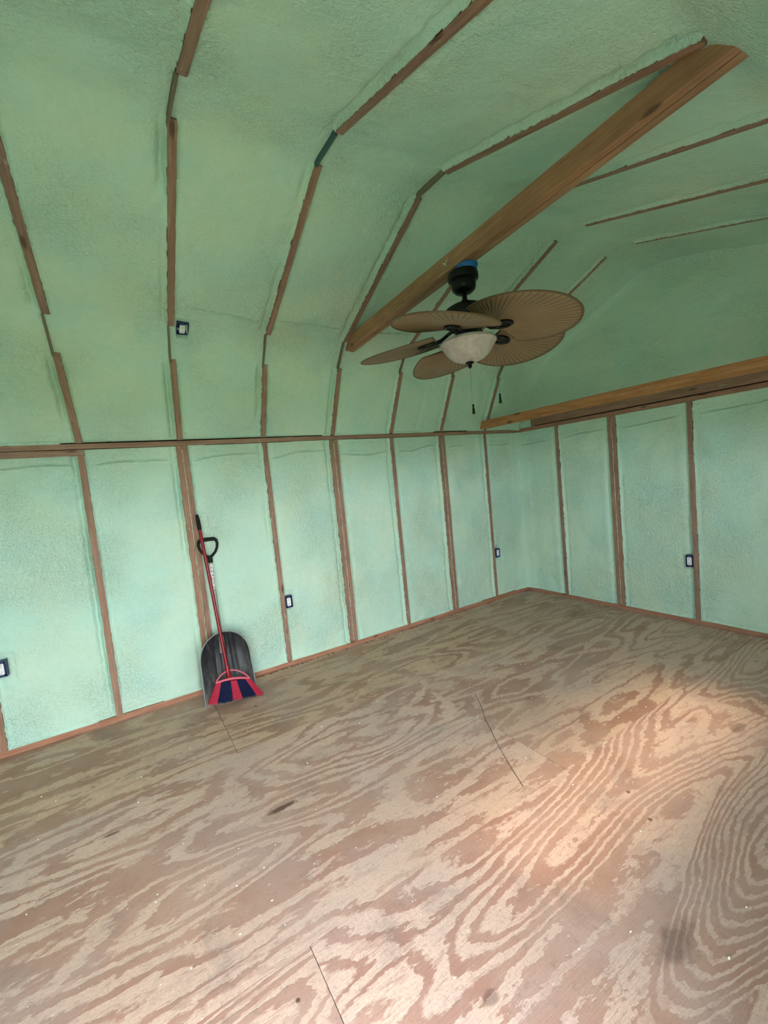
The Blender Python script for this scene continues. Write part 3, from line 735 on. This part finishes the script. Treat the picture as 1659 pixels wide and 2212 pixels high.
prof = [(.078, 2.184), (.128, 2.182), (.146, 2.178), (.1525, 2.169), (.153, 2.161), (.146, 2.152), (.137, 2.140), (.126, 2.122), (.110, 2.101), (.088, 2.082), (.059, 2.069), (.027, 2.063), (.004, 2.062)]
b.lathe(prof, c0, 56); b.build('light_bowl', M_BOWL, fan)
b = MB(); b.lathe([(.004, 2.064), (.023, 2.063), (.024, 2.058), (.015, 2.053), (.009, 2.046), (.012, 2.040), (.008, 2.033), (.003, 2.030)], c0, 24); b.build('finial', M_BLACK, fan)
# blades
PH, RC_, AA, BB, TAU, DROOP, ZB = -1.090, .312, .292, .259, -.194, -.123, 2.228
TX, TY = .023, -.003
def blade_xf(ang):
    d = Vector((math.cos(ang), math.sin(ang), 0)); n = Vector((-math.sin(ang), math.cos(ang), 0))
    def f(l, w_, h=0.0):
        up_ = Vector((0, 0, 1)) * math.cos(TAU) - n * math.sin(TAU)
        q = d * l + n * (w_ * math.cos(TAU)) + up_ * h
        return Vector((FX, FY, ZB)) + q + Vector((0, 0, w_ * math.sin(TAU) + DROOP * l + TX * q.x + TY * q.y))
    return f
RO = .172
def ray_len(phi):
    """distance from (RO,0) along phi to the ellipse, clipped by the root cut l >= RO-.0"""
    cx, sx = math.cos(phi), math.sin(phi); x0 = RO - RC_
    A_ = (cx / AA) ** 2 + (sx / BB) ** 2; B_ = 2 * x0 * cx / AA ** 2; C_ = (x0 / AA) ** 2 - 1
    return (-B_ + math.sqrt(B_ * B_ - 4 * A_ * C_)) / (2 * A_)
NPL = 40
for kb in range(5):
    f = blade_xf(PH + kb * 2 * math.pi / 5)
    V, F, PL = [], [], []; NPH, NR = NPL * 4, 12
    for side in (0, 1):
        for i in range(NPH + 1):
            phi = -math.pi / 2 + math.pi * i / NPH; L = ray_len(phi)
            for j in range(NR + 1):
                r = L * (j / NR); l = RO + r * math.cos(phi); w_ = r * math.sin(phi)
                saw = abs((i % 4) / 4 - .5) * 2
                hgt = (.0032 * saw) * min(1, r / .06) * min(1, (L - r) / .012 + .0)
                cam_ = .010 * (w_ / BB) ** 2
                V.append(f(l, w_, (-.0025 - hgt if side == 0 else .0035) - cam_)); PL.append(i / 4.0)
    W = NR + 1; base2 = (NPH + 1) * W
    for i in range(NPH):
        for j in range(NR):
            a, b_, c_, d_ = i * W + j, i * W + j + 1, (i + 1) * W + j + 1, (i + 1) * W + j
            F.append((a, d_, c_, b_)); F.append((base2 + a, base2 + b_, base2 + c_, base2 + d_))
        F.append((i * W + NR, (i + 1) * W + NR, base2 + (i + 1) * W + NR, base2 + i * W + NR))
    me = bpy.data.meshes.new('fan_blade'); me.from_pydata([tuple(v) for v in V], [], F); me.update(); me.validate()
    at = me.attributes.new('pleat', 'FLOAT', 'POINT'); at.data.foreach_set('value', PL)
    me.polygons.foreach_set('use_smooth', [True] * len(me.polygons)); me.materials.append(M_BLADE)
    bo = bpy.data.objects.new('fan_blade', me); C.objects.link(bo); localise(bo, fan)
    b = MB(); pts = [f(RO + ray_len(-math.pi / 2 + math.pi * i / 72) * math.cos(-math.pi / 2 + math.pi * i / 72), ray_len(-math.pi / 2 + math.pi * i / 72) * math.sin(-math.pi / 2 + math.pi * i / 72), -.010 * ((ray_len(-math.pi / 2 + math.pi * i / 72) * math.sin(-math.pi / 2 + math.pi * i / 72)) / BB) ** 2) for i in range(73)]
    b.tube(pts, .0048, 8, closed=True)
    r_ = b.build('blade_rim', M_RIM, fan); r_.parent = bo
    # iron: arm from the hub, then an open oval plate under the root
    b = MB()
    arm = [(.060, 0, .020), (.080, 0, .022), (.105, 0, .012), (.130, 0, .000), (.155, 0, -.012), (.180, 0, -.013)]
    b.tube([f(l, w_, h) for l, w_, h in arm], [.011, .010, .009, .009, .010, .008], 10)
    b.tube([f(.218 + .055 * math.cos(t), .031 * math.sin(t), -.012) for t in [2 * math.pi * i / 28 for i in range(28)]], .008, 8, closed=True)
    b.tube([f(.165, 0, -.012), f(.268, 0, -.012)], .007, 8)
    for w_ in (-1, 1): b.tube([f(.105, 0, .010), f(.140, .018 * w_, -.006), f(.180, .028 * w_, -.012)], .007, 8)
    ir = b.build('blade_iron', M_BLACK, fan); ir.parent = bo
# pull chains
def chain(x, y, z0, z1, zt):
    b = MB(); n_ = int((z0 - z1) / .0045)
    pts = [(x, y, z0 - (z0 - z1) * i / n_) for i in range(n_ + 1)]
    b.tube(pts, [.0006 + .0010 * (i % 2) for i in range(n_ + 1)], 6)
    o = b.build('pull_chain', M_CHAIN, fan)
    t_ = MB(); t_.lathe([(.002, z1 + .004), (.006, z1), (.0065, z1 - .006), (.004, z1 - .011), (.0055, z1 - .016), (.0085, zt + .002), (.0085, zt)], (x, y, 0), 14)
    q = t_.build('chain_tassel', M_BLACK, fan); q.parent = o
CX, CY = FX + .0525 * 1.52, FY + .0845 * 1.52
chain(FX, FY, 2.032, 1.832, 1.782)
chain(CX, CY, 2.16, 1.875, 1.826)
b = MB(); b.box((CX, CY, 2.158), (.006, 0, 0), (0, .006, 0), (0, 0, .010), bev=.002); b.tube([(FX + .03, FY + .05, 2.176), (CX, CY, 2.160)], .005, 8); b.build('chain_outlet', M_BLACK, fan)
# blue mounting box between canopy and beam
b = MB(); b.lathe([(.03, 2.570), (.054, 2.570), (.055, 2.550), (.052, 2.543), (.03, 2.543)], (1.700, -2.275, 0), 30)
for a in (0.3, 2.2, 4.2): b.box((1.700 + .052 * math.cos(a), -2.275 + .052 * math.sin(a), 2.5565), (.010 * math.cos(a), .010 * math.sin(a), 0), (-.008 * math.sin(a), .008 * math.cos(a), 0), (0, 0, .0120), bev=.002)
tag(b.build('ceiling_box', M_FANBOX), 'bright blue electrical box between the tie beam and the fan canopy', 'electrical box')

# ------------------------------------------------------------------ shovel
SB = Vector((.235, -3.49, .002)); ST = Vector((.040, -3.488, 1.150)); ax_ = (ST - SB).normalized(); ay_ = Vector((0, 1, 0)); ay_ = (ay_ - ax_ * ay_.dot(ax_)).normalized(); az_ = ay_.cross(ax_).normalized()
if az_.x < 0: az_ = -az_
shv = empty('snow_shovel', SB, 'black scoop shovel with a D-shaped grip leaning behind the broom', 'shovel')
def S_(u, v, h=0.0): return SB + ay_ * u + ax_ * v + az_ * h
def half_w(v):
    L = .485
    t = v / L
    if t < .58: return .179 - .012 * t
    q = (t - .58) / .42
    return (.172) * math.sqrt(max(0, 1 - q ** 2.3)) + .0
def scoop(u, v):
    L = .485; hw = max(half_w(v), 1e-4); r = abs(u) / max(.172, 1e-4)
    side = .050 * (r ** 3.2) * (.55 + .45 * v / L)
    back_ = .055 * max(0, (v / L - .62) / .38) ** 2
    ribs = 0
    for c_, s_ in ((-.052, .016), (-.018, .012), (.052, .016), (.018, .010)):
        ribs -= (.010 if abs(c_) > .03 else .006) * math.exp(-((u - c_ * (1 - .4 * (1 - v / L) * -1)) / s_) ** 2) * min(1, max(0, (v - .10) / .12))
    return side + back_ + ribs + .012 * (1 - v / L)
V, F = [], []; nu_, nv_ = 44, 52
for side in (0, 1):
    for j in range(nv_ + 1):
        v = .484 * (1 - (1 - j / nv_) ** 1.0); hw = half_w(v)
        for i in range(nu_ + 1):
            u = hw * (2 * i / nu_ - 1); V.append(S_(u, v, scoop(u, v) - (.004 if side else 0) - .02))
W = nu_ + 1; B2 = W * (nv_ + 1)
for j in range(nv_):
    for i in range(nu_):
        a, b_, c_, d_ = j * W + i, j * W + i + 1, (j + 1) * W + i + 1, (j + 1) * W + i
        F.append((a, b_, c_, d_)); F.append((B2 + a, B2 + d_, B2 + c_, B2 + b_))
for j in range(nv_):
    F.append((j * W, (j + 1) * W, B2 + (j + 1) * W, B2 + j * W)); F.append((j * W + nu_, B2 + j * W + nu_, B2 + (j + 1) * W + nu_, (j + 1) * W + nu_))
for i in range(nu_): F.append((i, B2 + i, B2 + i + 1, i + 1))
b = MB(); b.add(V, F); b.build('shovel_blade', M_SHOVEL, shv, angle=60)
b = MB()
edge = [S_(-half_w(.484 * t), .484 * t, scoop(-half_w(.484 * t), .484 * t) - .021) for t in [i / 60 for i in range(61)]]
edge += [S_(half_w(.484 * t), .484 * t, scoop(half_w(.484 * t), .484 * t) - .021) for t in [i / 60 for i in range(60, -1, -1)]]
b.tube(edge, .0038, 8); b.build('blade_rim', M_EDGE, shv)
b = MB(); b.tube([S_(-.012, .34, -.012), S_(-.010, .42, .012), S_(-.008, .55, .004), S_(-.004, .80, .003), S_(0, 1.02, .003)], [.021, .019, .0145, .0135, .0135], 18); b.build('shaft', M_SHAFT, shv)
b = MB(); b.tube([S_(-.004, .80, .003), S_(-.001, .985, .003)], .0142, 18, caps=False); b.build('shaft_sticker', M_STICK, shv)
b = MB()
# D grip
b.tube([S_(0, .995, .003), S_(0, 1.045, .003)], [.017, .0185], 16)
dp = [(0, 1.035), (-.022, 1.047), (-.048, 1.070), (-.066, 1.102), (-.072, 1.135), (-.066, 1.158), (-.050, 1.168), (0, 1.170), (.050, 1.168), (.066, 1.158), (.072, 1.135), (.066, 1.102), (.048, 1.070), (.022, 1.047)]
b.tube([S_(u * .92, v, .003) for u, v in dp], [.013, .0105, .0095, .0095, .0095, .012, .014, .015, .014, .012, .0095, .0095, .0095, .0105], 12, closed=True)
b.build('d_grip', M_RUBBER, shv)

# ------------------------------------------------------------------ broom
BT = Vector((.050, -3.537, 1.347)); BH = Vector((.262, -3.497, .215)); 
brm = empty('broom', (.29, -3.47, .0), 'broom with a red handle and flared red and navy bristles before the shovel', 'broom')
bd = (BT - BH).normalized()
b = MB(); b.tube([BH - bd * .02, BT - bd * .11], .0118, 18); b.build('handle', M_RED, brm)
b = MB(); b.tube([BT - bd * .115, BT - bd * .10, BT - bd * .02, BT], [.0135, .0145, .0125, .0095], 18)
for j in range(6): b.tube([BT - bd * (.10 - .012 * j), BT - bd * (.096 - .012 * j)], .0152, 18)
b.build('handle_grip', M_RUBBER, brm)
b = MB(); b.tube([BH - bd * .055, BH - bd * .03, BH + bd * .035, BH + bd * .05], [.012, .0175, .016, .012], 16); b.build('socket', M_RED, brm)
# wishbone frame: cap bar and arched brace
CL, CRt = Vector((.282, -3.588, .170)), Vector((.300, -3.362, .137)); CM = (CL + CRt) / 2 + Vector((.0, 0, .006))
b = MB()
b.tube([CL, CL.lerp(CM, .5) + Vector((0, 0, .008)), CM + Vector((0, 0, .010)), CM.lerp(CRt, .5) + Vector((0, 0, .008)), CRt], [.009, .0095, .0105, .0095, .009], 14)
arc = []
for i in range(25):
    t = i / 24; base = CL.lerp(CRt, t); arc.append(base + bd * (.070 * math.sin(math.pi * t) ** .75) + Vector((-.012 * math.sin(math.pi * t), 0, 0)))
b.tube(arc, .0055, 10); b.build('head_frame', M_REDPL, brm)
# bristles: five sections, red / navy / red / navy / red
WL, WR = Vector((.300, -3.655, .044)), Vector((.322, -3.285, .003))
secs = [(0, .14, M_REDBR), (.14, .415, M_NAVY), (.415, .60, M_REDBR), (.60, .86, M_NAVY), (.86, 1.0, M_REDBR)]
for s0, s1, mt in secs:
    b = MB(); n_ = int((s1 - s0) * 330)
    for i in range(n_):
        t = s0 + (s1 - s0) * (i + random.random()) / n_
        dpt = random.uniform(-.020, .020)
        p0 = CL.lerp(CRt, t) + Vector((dpt * .5, 0, 0)); p1 = WL.lerp(WR, min(1, max(0, t + random.uniform(-.006, .006)))) + Vector((dpt * 1.3 + .004, 0, 0))
        p1.z = max(.001, p1.z + random.uniform(-.003, .003))
        mid_ = p0.lerp(p1, .5) + Vector((.004, 0, 0))
        wv = (CRt - CL).normalized() * .0016
        nn = Vector((.0012, 0, 0))
        b.add([p0 - wv, p0 + wv, mid_ + wv * 1.1 + nn, mid_ - wv * 1.1 + nn, p1 + wv * .9, p1 - wv * .9, p0 - nn, mid_ - nn, p1 - nn],
              [(0, 1, 2, 3), (3, 2, 4, 5), (1, 6, 7, 2), (6, 0, 3, 7), (2, 7, 8, 4), (7, 3, 5, 8), (4, 8, 5)])
    # dense core so no light passes between the strands
    c_ = []
    for t in (s0, s1):
        for (P_, Q_) in ((CL, CRt),): c_.append(P_.lerp(Q_, t))
        c_.append(WL.lerp(WR, t))
    x_ = Vector((.012, 0, 0)); zup = Vector((0, 0, .006))
    b.add([c_[0] - x_ * .5, c_[0] + x_ * .5, c_[1] + x_ + zup, c_[1] - x_ + zup, c_[2] - x_ * .5, c_[2] + x_ * .5, c_[3] + x_ + zup, c_[3] - x_ + zup],
          [(0, 1, 2, 3), (7, 6, 5, 4), (1, 5, 6, 2), (0, 3, 7, 4), (0, 4, 5, 1), (3, 2, 6, 7)])
    o = b.build('bristle_section', mt, brm, smooth=False)
    o['label'] = 'red bristles' if mt is M_REDBR else 'navy blue bristles'

# ------------------------------------------------------------------ floor debris
def crumbs(name, mat, spots, label, cat):
    b = MB()
    for (x, y, r) in spots:
        n_ = random.randint(5, 7); a0 = random.uniform(0, 6); el = random.uniform(.7, 2.2)
        ring = [(x + r * math.cos(a0 + 2 * math.pi * i / n_) * random.uniform(.7, 1), y + el * r * math.sin(a0 + 2 * math.pi * i / n_) * random.uniform(.7, 1)) for i in range(n_)]
        V = [(p[0], p[1], .0002) for p in ring] + [((p[0] + x) / 2, (p[1] + y) / 2, r * random.uniform(.5, .9)) for p in ring]
        F = [(i, (i + 1) % n_, n_ + (i + 1) % n_, n_ + i) for i in range(n_)] + [tuple(range(n_, 2 * n_))]
        b.add(V, F)
    o = b.build(name, mat, smooth=False); tag(o, label, cat); o['kind'] = 'stuff'
sp = [(random.uniform(.3, 3.0), random.uniform(-4.6, -.1), random.choice((.0012, .0016, .002, .003))) for _ in range(330)]
sp += [(random.uniform(.012, .05), random.uniform(-3.25, -.05), random.choice((.0015, .002, .003))) for _ in range(190)]
sp += [(random.uniform(.2, 2.6), random.uniform(-.05, -.012), random.choice((.0015, .002, .003))) for _ in range(90)]
sp += [(1.701, -3.633, .002), (1.996, -3.998, .003), (1.712, -3.913, .002), (1.864, -3.708, .0025), (1.934, -3.719, .0025), (2.158, -3.991, .003), (2.933, -2.681, .004), (2.503, -3.35, .003)]
sp = [q for q in sp if not (q[0] < .12 and q[1] > -.15)]
crumbs('foam_crumbs', M_CRUMB, sp, 'tiny pale foam crumbs scattered over the plywood floor', 'foam crumbs')
sp = [(random.uniform(.010, .035), random.uniform(-3.25, -1.0), random.choice((.002, .003, .005))) for _ in range(170)]
crumbs('dirt_specks', M_CRUMBD, sp, 'dark dirt specks along the sole plate right of the shovel', 'dirt')
# long hairline crack across the middle sheet, drawn as a thin dark thread on the plywood
b = MB(); ck = [(1.36, -2.17), (1.50, -2.25), (1.62, -2.335), (1.72, -2.39), (1.85, -2.465), (2.00, -2.54), (2.11, -2.59)]
b.tube([(x, y, .0006) for x, y in ck], .0016, 6)
tag(b.build('hairline_crack', M_CRUMBD), 'thin dark hairline crack running diagonally across the joint in the middle of the floor', 'crack')
